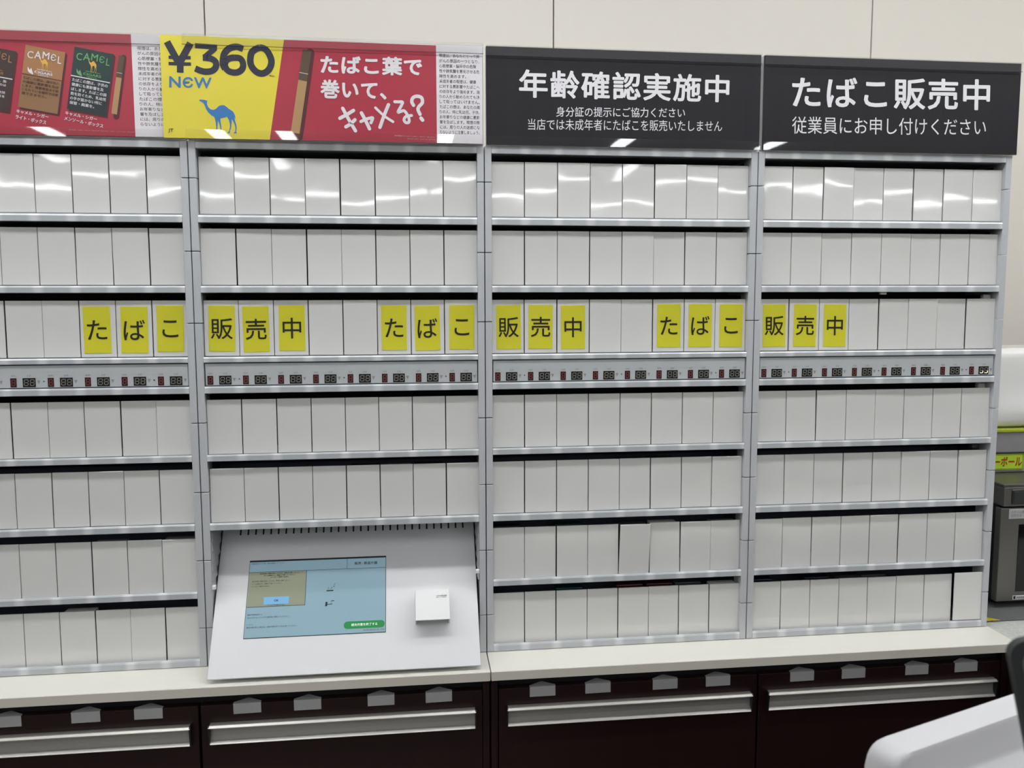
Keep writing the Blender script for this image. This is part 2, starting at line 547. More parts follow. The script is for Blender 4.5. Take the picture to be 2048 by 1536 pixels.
# ---------------------------------------------------------------- racks
J = [1.7557, 1.6334, 1.5111, 1.3383, 1.2160, 1.0937, 0.9714]
PTOP = [1.7918, 1.6697, 1.5491, 1.3777, 1.2571, 1.1351, 1.0137]
PBOT = [1.6957, 1.5761, 1.4546, 1.2832, 1.1617, 1.0386, 0.9153]
RAIL = [(1.8051, 1.8179), (1.6817, 1.6943), (1.5632, 1.5750), (1.4434, 1.4528), (1.3898, 1.4020), (1.2704, 1.2820), (1.1473, 1.1600), (1.0251, 1.0375), (0.9004, 0.9140)]
PD = 0.010
def true_z(z):                      # the panels stand a little behind the post faces
    return z + (z - 1.5516) * PD / 1.513
RD = 0.42

SEGS = {'a': (0.18, 0.82, 0.93, 1.0), 'd': (0.18, 0.82, 0.0, 0.07), 'g': (0.18, 0.82, 0.465, 0.535)}
def digit(bm, x, z, w, h, y, mi_of):
    t = 0.15 * w
    sl = 0.10 * w
    def seg(k, x0, x1, z0, z1):
        o0, o1 = sl * (z0 - z) / h, sl * (z1 - z) / h
        poly(bm, [(x0 + o0, z0), (x1 + o0, z0), (x1 + o1, z1), (x0 + o1, z1)], y, mi=mi_of(k))
    seg('a', x + t, x + w - t, z + h - t, z + h)
    seg('g', x + t, x + w - t, z + h / 2 - t / 2, z + h / 2 + t / 2)
    seg('d', x + t, x + w - t, z, z + t)
    for k, xx, zz in (('f', x, z + h / 2), ('e', x, z), ('b', x + w - t, z + h / 2), ('c', x + w - t, z)):
        seg(k, xx, xx + t, zz + 0.1 * t + t * 0.6, zz + h / 2 - t * 0.6)

def display(double, lit=False):
    bm = new()
    w = 0.0207 if double else 0.0098
    box(bm, 0, w, -0.0006, 0.0, 0, 0.0155, 0.0002, mi=0)
    y = -0.00075
    if double:
        for k in range(2):
            digit(bm, 0.0018 + k * 0.0096, 0.0024, 0.0072, 0.0108, y, lambda s: (2 if lit and s in 'cd' else 1))
    else:
        digit(bm, 0.0018, 0.0024, 0.0058, 0.0108, y, lambda s: 1)
    return bm
disp_proto = {}

def rack(k, label):
    x0 = (k - 1) * 0.5
    t = thing('cigarette_rack', label, 'rack', (x0, 0, CT))
    nrow = 5 if k == 1 else 7
    # side panels: one tier per row, stacked
    for s in (0, 1):
        bm = new()
        zs = [1.8185] + [j for j in J] + [CT + 0.0004]
        a, b_ = (0.0008, 0.0127) if s == 0 else (0.4873, 0.4992)
        for i in range(len(zs) - 1):
            box(bm, a, b_, 0.0, RD, zs[i + 1] - CT + 0.0006, zs[i] - CT - 0.0006, 0.0009, 2)
        ob('side_panel', bm, M_rack, t)
    bm = new()
    box(bm, 0.0127, 0.4873, 0.10, 0.106, (1.147 if k == 1 else CT + 0.001) - CT, 1.8185 - CT)
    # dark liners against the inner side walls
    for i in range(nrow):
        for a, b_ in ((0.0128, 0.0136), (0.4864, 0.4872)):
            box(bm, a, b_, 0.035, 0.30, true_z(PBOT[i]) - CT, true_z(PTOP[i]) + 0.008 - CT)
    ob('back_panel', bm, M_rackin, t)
    # shelves with their label rails
    rails = RAIL if k != 1 else RAIL[:7]
    rows_for = {1: 0, 2: 1, 3: 2, 5: 3, 6: 4, 7: 5, 8: 6}
    for i, (z0, z1) in enumerate(rails):
        bm = new()
        if i in rows_for:
            zt = true_z(PBOT[rows_for[i]]) - 0.0006
        else:
            zt = z1 - 0.001
        zb = max(z0 + 0.0008, CT + 0.001)
        box(bm, 0.0128, 0.4872, 0.0045, 0.30, zb - CT, zt - CT)
        sh = ob('shelf', bm, M_shelf, t)
        bm = new()
        zr = max(z0, CT + 0.0006)
        h = z1 - zr
        prism_x(bm, [(0.0044, zr + 0.0004 - CT), (0.0012, zr - CT), (0.0002, zr + 0.0008 - CT), (0.0002, zr + h * 0.78 - CT), (0.0016, zr + h - CT), (0.0044, zr + h - CT)], 0.0129, 0.4871)
        ob('label_rail', bm, M_rail, sh)
    # display bar between third and fourth row
    bm = new()
    box(bm, 0.0146, 0.4858, 0.0035, 0.03, 1.4036 - CT, 1.4413 - CT, 0.0006)
    bar = ob('display_bar', bm, M_disp, t)
    bm = new()
    box(bm, 0.0129, 0.4871, 0.006, 0.03, 1.4015 - CT, 1.4036 - CT)
    box(bm, 0.0129, 0.4871, 0.006, 0.03, 1.4413 - CT, 1.4437 - CT)
    ob('painted_gap_shade', bm, M_rackin, t)  # dark strips painting in the recess shade around the display bar
    bm = new()
    for c in range(8):
        bx = 0.0178 + c * 0.0597
        poly(bm, [(bx + 0.0424, 1.4163 - CT), (bx + 0.0478, 1.4163 - CT), (bx + 0.0451, 1.4100 - CT)], 0.0032)
        write_at(bm, '銘柄', bx + 0.005, 1.4243 - CT, 0.0036, 0.0032)
        write_at(bm, '在庫', bx + 0.030, 1.4243 - CT, 0.0036, 0.0032)
    ob('print', bm, M_tinyprint, bar)
    bm = new()
    for c in (0, 3, 6):
        bx = 0.0178 + c * 0.0597
        disc(bm, (bx + 0.0535, 1.4145 - CT), 0.0011, 0.0031)
    ob('sensor_dot', bm, M_blackplastic, bar)
    for c in range(8):
        bx = 0.0178 + c * 0.0597
        for dbl, off in ((False, 0.0), (True, 0.0196)):
            lit = dbl and k == 3 and c == 7
            key = (dbl, lit)
            if key not in disp_proto:
                disp_proto[key] = ob('digit_display', display(dbl, lit), [M_blkglass, M_seg, M_segon] if dbl else [M_redglass, M_segred], bar)
                d = disp_proto[key]
            else:
                d = disp_proto[key].copy(); COL.objects.link(d); d.parent = bar
            d.location = (bx + off, 0.0034, 1.4050 - CT)
    return t
RREF = ['leftmost rack', 'rack above the touchscreen', 'rack under the left black sign', 'rack under the right black sign']
rack(0, 'grey cigarette rack under the brown and green cigar poster, seven rows of white panels')
rack(1, 'grey cigarette rack above the touchscreen terminal, five rows of white panels')
rack(2, 'grey cigarette rack under the black age check sign, between touchscreen and last rack')
rack(3, 'grey cigarette rack under the black tobacco sale sign, nearest the steel oven')

# ---------------------------------------------------------------- white panels
PH = 0.0962
def panel_mesh():
    bm = new()
    box(bm, -0.0290, 0.0290, 0.0, 0.0032, 0.0, PH, 0.0007, 2)
    return bm
ROWN = ['top', 'second', 'third', 'fourth', 'fifth', 'sixth', 'bottom']
YEL = {0: {5: 'た', 6: 'ば', 7: 'こ'}, 1: {0: '販', 1: '売', 2: '中', 5: 'た', 6: 'ば', 7: 'こ'},
       2: {0: '販', 1: '売', 2: '中', 5: 'た', 6: 'ば', 7: 'こ'}, 3: {0: '販', 1: '売', 2: '中'}}
yproto = {}
pmesh = None
def place(o, k, r, c):
    x = (k - 1) * 0.5 + 0.0127 + 0.0594 * (c + 0.5) + random.uniform(-0.0005, 0.0005)
    y = PD + random.uniform(-0.0012, 0.0006)
    z = true_z(PBOT[r]) + 0.0002
    rx = R(-0.7) + random.uniform(-0.011, 0.011)
    ry = random.uniform(-0.002, 0.002)
    rz = random.uniform(-0.012, 0.012)
    if (k, r, c) == (2, 5, 4):
        y, rx, ry, rz = PD - 0.001, R(3.4), 0.010, 0.02
    if (k, r, c) == (3, 6, 7):
        y, z, rx = PD - 0.007, z + 0.0038, R(-0.4)
    if (k, r, c) == (0, 5, 7):
        y -= 0.003
    o.location = (x, y, z)
    o.rotation_euler = (rx, ry, rz)
for k in range(4):
    for r in range(5 if k == 1 else 7):
        for c in range(8):
            ch = YEL[k].get(c) if r == 2 else None
            if k == 0:
                pos = 'first' if c == 7 else nth[7 - c]
                pos = pos + ' from right'
            else:
                pos = nth[c] + ' from left'
            if ch:
                if ch not in yproto:
                    p = thing('lettered_panel', '', 'panel')
                    if pmesh is None:
                        pb = ob('board', panel_mesh(), M_panel, p)
                        pmesh = pb.data
                    else:
                        pb = link(bpy.data.objects.new('board', pmesh), p)
                    bm = new()
                    box(bm, -0.0222, 0.0222, -0.0007, -0.0001, 0.0075, 0.0868, 0.0002)
                    s = ob('yellow_label', bm, M_yellow, p)
                    bm = new()
                    write_at(bm, ch, 0, 0.0470, 0.0395 if ch in '販売中' else 0.0400, -0.00095, 0.006, squash=1.0)
                    ob('lettering', bm, M_ink, s)
                    yproto[ch] = p
                    o = p
                else:
                    o = copy_tree(yproto[ch])
                place(o, k, r, c)
                for s in o.children:
                    if s.name.startswith('yellow_label'):
                        s.location = (random.uniform(-0.0012, 0.0016), 0, random.uniform(-0.001, 0.001))
                        s.rotation_euler = (0, random.uniform(-0.012, 0.012), 0)
                tag(o, 'yellow-labelled panel %s, %s, third row, %s' % (ch, pos, RREF[k]), 'panel', 'panels with yellow character labels')
            else:
                if pmesh is None:
                    o = ob('white_panel', panel_mesh(), M_panel)
                    pmesh = o.data
                else:
                    o = link(bpy.data.objects.new('white_panel', pmesh))
                place(o, k, r, c)
                extra = 'plain white panel'
                if (k, r, c) == (2, 5, 4):
                    extra = 'white panel pulled forward'
                if (k, r, c) == (3, 6, 7):
                    extra = 'white panel raised'
                tag(o, '%s, %s in %s row, %s' % (extra, pos, ROWN[r], RREF[k]), 'panel', 'plain white panels on the cigarette racks')

# ---------------------------------------------------------------- packs showing in the gaps over the panels
def pack_mesh(m):
    bm = new()
    box(bm, -0.026, 0.026, 0, 0.021, 0, 0.0865, 0.0012, 2)
    box(bm, -0.0261, 0.0261, -0.0001, 0.0211, 0.062, 0.0624)
    return bm
PACKC = {'white': mat('pack white', rgb(214, 212, 208), 0.25), 'grey': mat('pack grey', rgb(140, 140, 140), 0.25), 'navy': mat('pack navy', rgb(36, 42, 66), 0.25),
         'maroon': mat('pack maroon', rgb(84, 34, 46), 0.25), 'teal': mat('pack teal', rgb(30, 70, 76), 0.25), 'slate': mat('pack slate', rgb(78, 82, 86), 0.25),
         'red': mat('pack red', rgb(190, 60, 50), 0.25)}
packs = [(0, 5, 5, 'grey', 0.006), (0, 5, 7, 'grey', 0.008), (0, 6, 4, 'white', 0.007), (1, 3, 2, 'slate', 0.003), (1, 3, 3, 'slate', 0.003),
         (1, 4, 4, 'slate', 0.003), (1, 4, 5, 'grey', 0.003), (1, 4, 6, 'slate', 0.004), (2, 3, 3, 'slate', 0.003), (2, 4, 4, 'slate', 0.003), (2, 4, 5, 'slate', 0.004),
         (2, 5, 0, 'navy', 0.004), (2, 5, 2, 'teal', 0.004), (2, 5, 4, 'slate', 0.007), (2, 5, 5, 'white', 0.0085), (2, 5, 7, 'grey', 0.006),
         (2, 6, 2, 'teal', 0.004), (2, 6, 4, 'maroon', 0.005), (2, 6, 5, 'maroon', 0.005), (2, 6, 6, 'slate', 0.005), (2, 6, 7, 'white', 0.0075),
         (3, 6, 0, 'navy', 0.004), (3, 6, 2, 'navy', 0.004), (3, 6, 3, 'slate', 0.0075), (3, 6, 4, 'slate', 0.004), (3, 1, 2, 'red', 0.0095)]
pk = None
for k, r, c, colr, up in packs:
    if pk is None:
        o = ob('cigarette_pack', pack_mesh(None), PACKC[colr]); pk = o.data
    else:
        me = pk.copy(); me.materials.clear(); me.materials.append(PACKC[colr])
        o = link(bpy.data.objects.new('cigarette_pack', me))
    zt = true_z(PBOT[r]) + 0.0865 + 0.0005
    o.location = ((k - 1) * 0.5 + 0.0127 + 0.0594 * (c + 0.5) + random.uniform(-0.002, 0.0015), 0.0175 if up > 0.0055 else 0.042, true_z(PBOT[r]) + 0.0003)
    o.scale = (1, 1, 1 + (up / 0.0865))
    pos = 'behind %s panel from left' % nth[c]
    if k == 0:
        pos = 'behind %s panel from right' % nth[7 - c]
    tag(o, '%s pack %s, %s row, %s' % (colr if colr != 'slate' else 'dark', pos, ROWN[r], RREF[k]), 'pack', 'packs showing above the panels')
# pale plastic stoppers in the gaps of the last rack
for i, (x, y, z, lab) in enumerate([(1.2575, 0.012, 1.5600, 'small white plastic stopper under the second rail of the rack nearest the oven'),
                                   (1.478, 0.020, 1.5512, 'small white plastic stopper at end of third row, rack nearest the oven'),
                                   (1.478, 0.022, 1.3790, 'small white plastic stopper at end of fourth row, rack nearest the oven'),
                                   (1.473, 0.024, 1.2600, 'small clear plastic stopper at end of fifth row, rack nearest the oven')]):
    bm = new()
    if i == 0:
        box(bm, -0.006, 0.006, -0.004, 0.004, -0.0015, 0.003, 0.0014, 2)
    else:
        box(bm, -0.008, 0.008, 0, 0.012, -0.006, 0.0075, 0.003, 3)
    tag(ob('plastic_stopper', bm, PACKC['white'] if i < 3 else M_clearmilk, loc=(x, y, z), shade=True), lab, 'stopper', 'plastic stoppers in the rack gaps')

# ---------------------------------------------------------------- signs above the racks
SZ0, SZ1 = 1.8192, 1.9842
def lips(t, x0, x1, yb):
    """clear acrylic holder: folded lips over the top and bottom of the sheet"""
    bm = new()
    prism_x(bm, [(yb + 0.008, 1.9866), (yb - 0.0050, 1.9866), (yb - 0.0024, 1.9706), (yb - 0.0019, 1.9700), (yb - 0.0042, 1.9850), (yb + 0.008, 1.9852)], x0, x1)
    ob('top_lip', bm, M_clearmilk, t)
    bm = new()
    prism_x(bm, [(yb + 0.006, 1.8190), (yb - 0.0038, 1.8188), (yb - 0.0038, 1.8335), (yb - 0.0030, 1.8335), (yb - 0.0030, 1.8196), (yb + 0.006, 1.8196)], x0, x1)
    ob('bottom_lip', bm, M_clear, t)
    bm = new()
    box(bm, x0, x1, yb - 0.0030, yb - 0.0020, 1.9695, 1.9702)
    ob('lip_edge', bm, M_darkframe, t)

def flat(name, fn, m, parent):
    bm = new(); fn(bm)
    return ob(name, bm, m, parent)

# black signs
def black_sign(x0, x1, label, lines):
    t = thing('overhead_sign', label, 'sign', (0, 0, 0))
    bm = new()
    box(bm, x0, x1, -0.0040, 0.0, SZ0, SZ1 + 0.0012, 0.0004)
    ob('board', bm, M_signblack, t)
    bm = new()
    box(bm, x0, x1, 0.0002, 0.012, SZ0 + 0.0004, SZ1 + 0.002, 0.0005)
    ob('backing', bm, M_rack, t)
    def fn(bm):
        for body, tl, tr, bl, bold, sp in lines:
            write(bm, body, tl, tr, bl, -0.0043, bold, sp)
    flat('lettering', fn, M_signwhite, t)
    lips(t, x0, x1, -0.0045)
    return t
def quad(p):           # top-left, top-right, bottom-left
    return p[0], p[1], p[2]
T1 = [(0.56089, 1.94841), (0.94056, 1.94906), (0.56083, 1.90048)]
T2 = [(0.62639, 1.88643), (0.85932, 1.88987), (0.62644, 1.86942)]
T3 = [(0.57659, 1.86489), (0.92855, 1.86930), (0.57658, 1.84577)]
black_sign(0.5035, 0.9990, 'black sign with white age check lettering in three lines above the rack', [
    ('年齢確認実施中', *quad(T1), 0.022, 1.08), ('身分証の提示にご協力ください', *quad(T2), 0.006, 1.0), ('当店では未成年者にたばこを販売いたしません', *quad(T3), 0.004, 1.0)])
U1 = [(1.05732, 1.95062), (1.44305, 1.95517), (1.05913, 1.89464)]
U2 = [(1.05961, 1.87969), (1.43868, 1.88379), (1.06059, 1.84928)]
black_sign(1.0052, 1.5045, 'black sign with white tobacco sale lettering in two lines, nearest the oven', [
    ('たばこ販売中', *quad(U1), 0.020, 1.08), ('従業員にお申し付けください', *quad(U2), 0.004, 1.0)])

WARN = ['喫煙は、あなたにとって肺', 'がんの原因の一つとなり、', '心筋梗塞・脳卒中の危険', '性や肺気腫を悪化させる危', '険性を高めます。', '未成年者の喫煙は、健康',
        'に対する悪影響やたばこへ', 'の依存をより強めます。周', 'りの人から勧められても決', 'して吸ってはいけません。', 'たばこの煙は、あなたの周',
        'りの人、特に乳幼児、子供、', 'お年寄りなどの健康に悪影', '響を及ぼします。喫煙の際', 'には、周りの人の迷惑にな', 'らないように注意しましょう。']
def warning(bm, x0, x1, zt, zb, y, keep=12):
    n = len(WARN)
    st = (zt - zb) / n
    for i, s in enumerate(WARN):
        z1 = zt - i * st
        s = s[:max(keep, 1)] if keep < 12 else s
        ln = x0 + (x1 - x0) * min(1, len(s) / 12.0)
        write(bm, s, (x0, z1), (ln, z1), (x0, z1 - st * 0.70), y, 0.004)

CAMEL = [(527,937),(545,932),(580,934),(610,938),(625,945),(637,942),(632,955),(628,975),(632,1000),(650,1035),(680,1060),(715,1066),(750,1050),(785,1015),(805,1004),(825,1000),(845,998),(860,1000),(890,1020),(920,1045),(955,1065),(980,1085),(1000,1120),(1010,1150),(1016,1185),(1008,1170),(1000,1150),(1004,1200),(1022,1255),(1028,1300),(1022,1345),(1032,1372),(985,1374),(1008,1345),(1012,1300),(1003,1260),(985,1220),(962,1185),(960,1230),(955,1290),(938,1345),(936,1372),(890,1374),(924,1345),(938,1290),(935,1240),(920,1190),(898,1152),(860,1164),(808,1176),(812,1225),(822,1290),(828,1345),(836,1366),(800,1368),(814,1345),(808,1300),(795,1250),(776,1200),(772,1250),(769,1300),(768,1345),(772,1366),(736,1368),(753,1345),(752,1290),(748,1230),(735,1180),(722,1155),(690,1140),(650,1105),(620,1060),(600,1010),(588,985),(565,968),(545,955),(530,952)]
def camel(bm, tl, tr, bl, y, mi=0):
    tl, tr, bl = Vector(tl), Vector(tr), Vector(bl)
    pts = []
    for x, z in CAMEL:
        p = tl + (tr - tl) * ((x - 527) / 505.0) + (bl - tl) * ((z - 932) / 442.0)
        pts.append((p.x, p.y))
    poly(bm, pts, y, mi=mi)

# ---- poster with cigar packs, over the leftmost rack
t = thing('cigar_poster', 'red poster showing brown and green cigar packs, above the leftmost rack', 'poster')
bm = new(); box(bm, -0.4985, -0.0015, 0.0002, 0.012, SZ0 + 0.0004, SZ1 + 0.002, 0.0005); ob('backing', bm, M_rack, t)
bm = new(); box(bm, -0.4985, -0.0815, -0.0035, 0.0, SZ0 + 0.002, SZ1 + 0.0010, 0.0003); ob('red_sheet', bm, M_posterred, t)
bm = new(); box(bm, -0.0815, -0.0015, -0.0035, 0.0, SZ0 + 0.002, SZ1 + 0.0010, 0.0003); wa = ob('warning_panel', bm, M_posterwht, t)
Y0 = -0.0037
flat('lettering', lambda bm: warning(bm, -0.0722, 0.0060, 1.9665, 1.8365, Y0, 7), M_ink, wa)
class Frame:
    def __init__(s, tl, tr, bl):
        s.o, s.u, s.v = Vector(tl), Vector(tr) - Vector(tl), Vector(bl) - Vector(tl)
    def __call__(s, a, b):
        p = s.o + s.u * a + s.v * b
        return (p.x, p.y)
    def rect(s, a0, a1, b0, b1):
        return [s(a0, b0), s(a1, b0), s(a1, b1), s(a0, b1)]
    def text(s, bm, body, a0, a1, b0, b1, y, bold=0.01, space=1.0):
        write(bm, body, s(a0, b0), s(a1, b0), s(a0, b1), y, bold, space)
FB = Frame(*[(-0.24529, 1.96354), (-0.18469, 1.95348), (-0.26266, 1.86498)])
FG = Frame(*[(-0.16986, 1.96299), (-0.10968, 1.95266), (-0.18692, 1.86378)])
FD = Frame(*[(-0.32021, 1.96252), (-0.26067, 1.95251), (-0.33738, 1.86680)])
for F in (FB, FG, FD):
    pass
def packpic(F, m1, m2, line, title, inkm, txt, lines, sub, v_split=0.462):
    g = flat('pack_picture', lambda bm: poly(bm, F.rect(0, 1, 0, 1), Y0 - 0.0002), m1, t)
    flat('pack_shadow', lambda bm: poly(bm, [F(0.03, 0.99), F(1.0, 0.0), F(1.055, 0.035), F(1.055, 1.03), F(0.06, 1.03)], Y0 - 0.0001), M_darkshape, g)
    flat('lower_half', lambda bm: poly(bm, F.rect(0, 1, v_split, 1), Y0 - 0.0003), m2, g)
    flat('divider', lambda bm: poly(bm, F.rect(-0.005, 1.0, v_split - 0.008, v_split + 0.008), Y0 - 0.0004), line, g)
    def f1(bm):
        F.text(bm, 'C', 0.075, 0.22, 0.085, 0.20, Y0 - 0.0005, 0.01)
        F.text(bm, 'A', 0.25, 0.42, 0.065, 0.185, Y0 - 0.0005, 0.01)
        F.text(bm, 'M', 0.45, 0.62, 0.055, 0.165, Y0 - 0.0005, 0.01)
        F.text(bm, 'Є', 0.66, 0.79, 0.065, 0.175, Y0 - 0.0005, 0.01)
        F.text(bm, 'L', 0.84, 0.93, 0.085, 0.20, Y0 - 0.0005, 0.01)
    flat('brand_lettering', f1, title, g)
    flat('camel_emblem', lambda bm: camel(bm, F(0.36, 0.14), F(0.62, 0.14), F(0.36, 0.345), Y0 - 0.0006), M_gold, g)
    def f2(bm):
        F.text(bm, 'CIGARS', 0.30, 0.76, 0.375, 0.415, Y0 - 0.0005, 0.03)
        F.text(bm, sub, 0.40, 0.66, 0.424, 0.444, Y0 - 0.0005, 0.02)
        F.text(bm, 'REMIER ROLL', 0.36, 0.74, 0.342, 0.360, Y0 - 0.0005, 0.02)
        for q in ([(0.10, 0.35), (0.16, 0.40), (0.19, 0.36), (0.22, 0.40), (0.26, 0.45), (0.24, 0.462), (0.15, 0.44), (0.11, 0.41)],):
            poly(bm, [F(a + 0.02, b - 0.015) for a, b in q], Y0 - 0.0005)
    flat('emblem_print', f2, title, g)
    def f3(bm):
        n = len(lines)
        st = (0.93 - 0.49) / 6.0 if n == 6 else (0.80 - 0.49) / n
        for i, s in enumerate(lines):
            b = 0.495 + i * st
            F.text(bm, s, 0.045, 0.045 + 0.91 * min(1, len(s) / 10.0), b, b + st * 0.72, Y0 - 0.0005, 0.012)
    flat('pack_warning', f3, txt, g)
packpic(FG, M_green, M_green2, M_posterwht, M_leafgreen, None, M_posterwht, ['たばこの煙は、子供の', '健康にも悪影響を及', 'ぼします。たばこの誤', '飲を防ぐため、乳幼児', 'の手が届かない所に', '保管・廃棄を。'], 'MENTHOL')
packpic(FB, M_bronze, M_bronze2, M_brownink, M_posterwht, None, M_brownink, ['たばこの煙は、周りの人', 'の健康に悪影響を及ぼ', 'します。健康増進法で禁', 'じられている場所では喫', '煙できません。'], 'LIGHTS')
packpic(FD, M_brown, M_brown, M_posterwht, M_bronze, None, M_posterwht, ['妊娠中の喫煙は、胎', '児の発育障害やのは', '早産、出生体重', 'の減少、乳幼児突然', '死症候群の危険性を'], 'CIGARS')
def caps(lst):
    def fn(bm):
        for body, q in lst:
            write(bm, body, *quad(q), Y0 - 0.0002, 0.02)
    return fn
flat('caption_lettering', caps([('キャメル・シガー', [(-0.26470, 1.86145), (-0.21559, 1.85268), (-0.26580, 1.85549)]), ('ライト・ボックス', [(-0.26634, 1.85271), (-0.21954, 1.84384), (-0.26785, 1.84633)])]), M_posterwht, t)
flat('caption_lettering', caps([('キャメル・シガー', [(-0.18927, 1.86046), (-0.14030, 1.85080), (-0.19035, 1.85445)]), ('メンソール・ボックス', [(-0.19086, 1.85205), (-0.13062, 1.84019), (-0.19236, 1.84564)])]), M_posterwht, t)
def fine(bm):
    write(bm, 'キャメル・シガー・ライト・ボックス・キャメル・シガー・メンソール・ボックス', *quad([(-0.18535, 1.83101), (-0.08269, 1.82913), (-0.18543, 1.82941)]), Y0 - 0.0002, 0.0)
flat('fine_print', fine, M_posterwht, t)
def cigar(parent, axis, w, y, cut, band):
    """printed cigar: filter, band and body along axis [(x,z) top, (x,z) bottom]"""
    a, b = Vector(axis[0]), Vector(axis[1])
    g = flat('cigar_picture', lambda bm: ribbon(bm, [a + (b - a) * cut, b], w, y, caps=False), M_cigtan, parent)
    flat('cigar_shadow', lambda bm: ribbon(bm, [a + Vector((w * 0.33, -w * 0.3)), b + Vector((w * 0.35, -w * 0.45))], w, y + 0.0001), M_darkshape, g)
    flat('filter', lambda bm: ribbon(bm, [a, a + (b - a) * cut], w, y - 0.0001, caps=False), M_cigbrown, g)
    flat('band', lambda bm: (ribbon(bm, [a + (b - a) * (cut - band), a + (b - a) * (cut - band + 0.006)], w, y - 0.0002, caps=False),
                             camel(bm, a + (b - a) * (cut - band * 0.8) + Vector((-w * 0.3, 0)), a + (b - a) * (cut - band * 0.8) + Vector((w * 0.3, 0)), a + (b - a) * (cut - band * 0.2) + Vector((-w * 0.3, 0)), y - 0.0002)), M_posterwht, g)
cigar(t, [(-0.09713, 1.95035), (-0.11335, 1.85703)], 0.0088, Y0 - 0.0003, 0.37, 0.08)
lips(t, -0.4985, -0.0010, -0.0030)

# ---- price poster, over the second rack
t = thing('price_poster', 'red and yellow poster with large price and blue camel, above the touchscreen rack', 'poster')
bm = new(); box(bm, 0.0010, 0.4985, 0.0002, 0.012, SZ0 + 0.0002, SZ1 + 0.001, 0.0005); ob('backing', bm, M_rack, t)
YS = -0.0096
def sheet(name, pts, m):
    bm = new(); poly(bm, pts, YS, 0.0012)
    return ob(name, bm, m, t)
yel = sheet('yellow_sheet', [(-0.0345, 1.9848), (0.1648, 1.9830), (0.1368, 1.8196), (-0.0345, 1.8196)], M_posteryel)
sheet('red_sheet', [(0.1648, 1.9830), (0.4176, 1.9820), (0.4176, 1.8196), (0.1368, 1.8196)], M_posterred)
wh = sheet('warning_panel', [(0.4176, 1.9820), (0.4965, 1.9820), (0.4965, 1.8196), (0.4176, 1.8196)], M_posterwht)
bm = new(); box(bm, 0.002, 0.4965, YS + 0.0013, -0.0002, SZ0 + 0.001, SZ1 - 0.001); ob('mount_board', bm, M_posterwht, t)
YP = YS - 0.0003
flat('lettering', lambda bm: warning(bm, 0.4228, 0.4915, 1.9685, 1.8325, YP), M_ink, wh)
def price(bm):
    # yen sign
    ribbon(bm, [(-0.02314, 1.97373), (-0.00601, 1.94036)], 0.01108, YP, caps=False)
    ribbon(bm, [(0.01409, 1.97254), (-0.00296, 1.94326)], 0.01108, YP, caps=False)
    ribbon(bm, [(-0.00320, 1.94725), (-0.00407, 1.92496)], 0.01064, YP, caps=False)
    ribbon(bm, [(-0.02154, 1.94893), (0.01359, 1.94920)], 0.00532, YP, caps=False)
    ribbon(bm, [(-0.02194, 1.93901), (0.01361, 1.93910)], 0.00532, YP, caps=False)
    # three with a flat top
    ribbon(bm, [(0.02112, 1.96894), (0.05623, 1.96750)], 0.00798, YP, caps=False)
    ribbon(bm, [(0.05336, 1.96580), (0.03519, 1.95041)], 0.00886, YP, caps=False)
    ribbon(bm, smooth([(0.03278, 1.94994), (0.03917, 1.94973), (0.04713, 1.94837), (0.05298, 1.94372), (0.05353, 1.93650), (0.04807, 1.92991), (0.03836, 1.92762), (0.02880, 1.92895), (0.02013, 1.93232)]), 0.01019, YP, caps=False)
    # six
    ribbon(bm, smooth([(0.09801, 1.96601), (0.08803, 1.96915), (0.07667, 1.96654), (0.06836, 1.95865), (0.06520, 1.94851), (0.06526, 1.93886), (0.06828, 1.93291)]), 0.01064, YP, caps=False)
    ribbon(bm, smooth([(0.08382, 1.95149), (0.09305, 1.95016), (0.09725, 1.94263), (0.09576, 1.93411), (0.08911, 1.92866), (0.08100, 1.92763), (0.07223, 1.93060), (0.06807, 1.93854), (0.06993, 1.94584), (0.07612, 1.95029)], closed=True) + smooth([(0.08382, 1.95149), (0.09305, 1.95016), (0.09725, 1.94263), (0.09576, 1.93411), (0.08911, 1.92866), (0.08100, 1.92763), (0.07223, 1.93060), (0.06807, 1.93854), (0.06993, 1.94584), (0.07612, 1.95029)], closed=True)[:1], 0.01019, YP, caps=False)
    # zero
    z = smooth([(0.12521, 1.96888), (0.13565, 1.96518), (0.14259, 1.95247), (0.14268, 1.94195), (0.13710, 1.93206), (0.12800, 1.92734), (0.11832, 1.92990), (0.11050, 1.93938), (0.10924, 1.95065), (0.11284, 1.96205)], closed=True)
    ribbon(bm, z + z[:1], 0.01064, YP, caps=False)
    write(bm, '(税込)', *quad([(0.13934, 1.92547), (0.14750, 1.92521), (0.13926, 1.92255)]), YP, 0.01)
flat('price_lettering', price, M_navy, yel)
def newfn(bm):
    for ch, q in (('N', [(-0.02182, 1.91869), (-0.00352, 1.91880), (-0.02254, 1.90078)]), ('Є', [(-0.00036, 1.91809), (0.01601, 1.91830), (-0.00104, 1.90079)]), ('W', [(0.01760, 1.91819), (0.04564, 1.91816), (0.01693, 1.90045)])):
        write(bm, ch, *quad(q), YP, 0.022)
flat('new_lettering', newfn, M_blue, yel)
flat('camel_emblem', lambda bm: camel(bm, *quad([(0.02467, 1.88249), (0.08563, 1.88238), (0.02266, 1.82863)]), YP), M_blue, yel)
flat('maker_mark', lambda bm: write(bm, 'JT', *quad([(-0.02683, 1.83434), (-0.01860, 1.83452), (-0.02711, 1.82745)]), YP, 0.012), M_ink, yel)
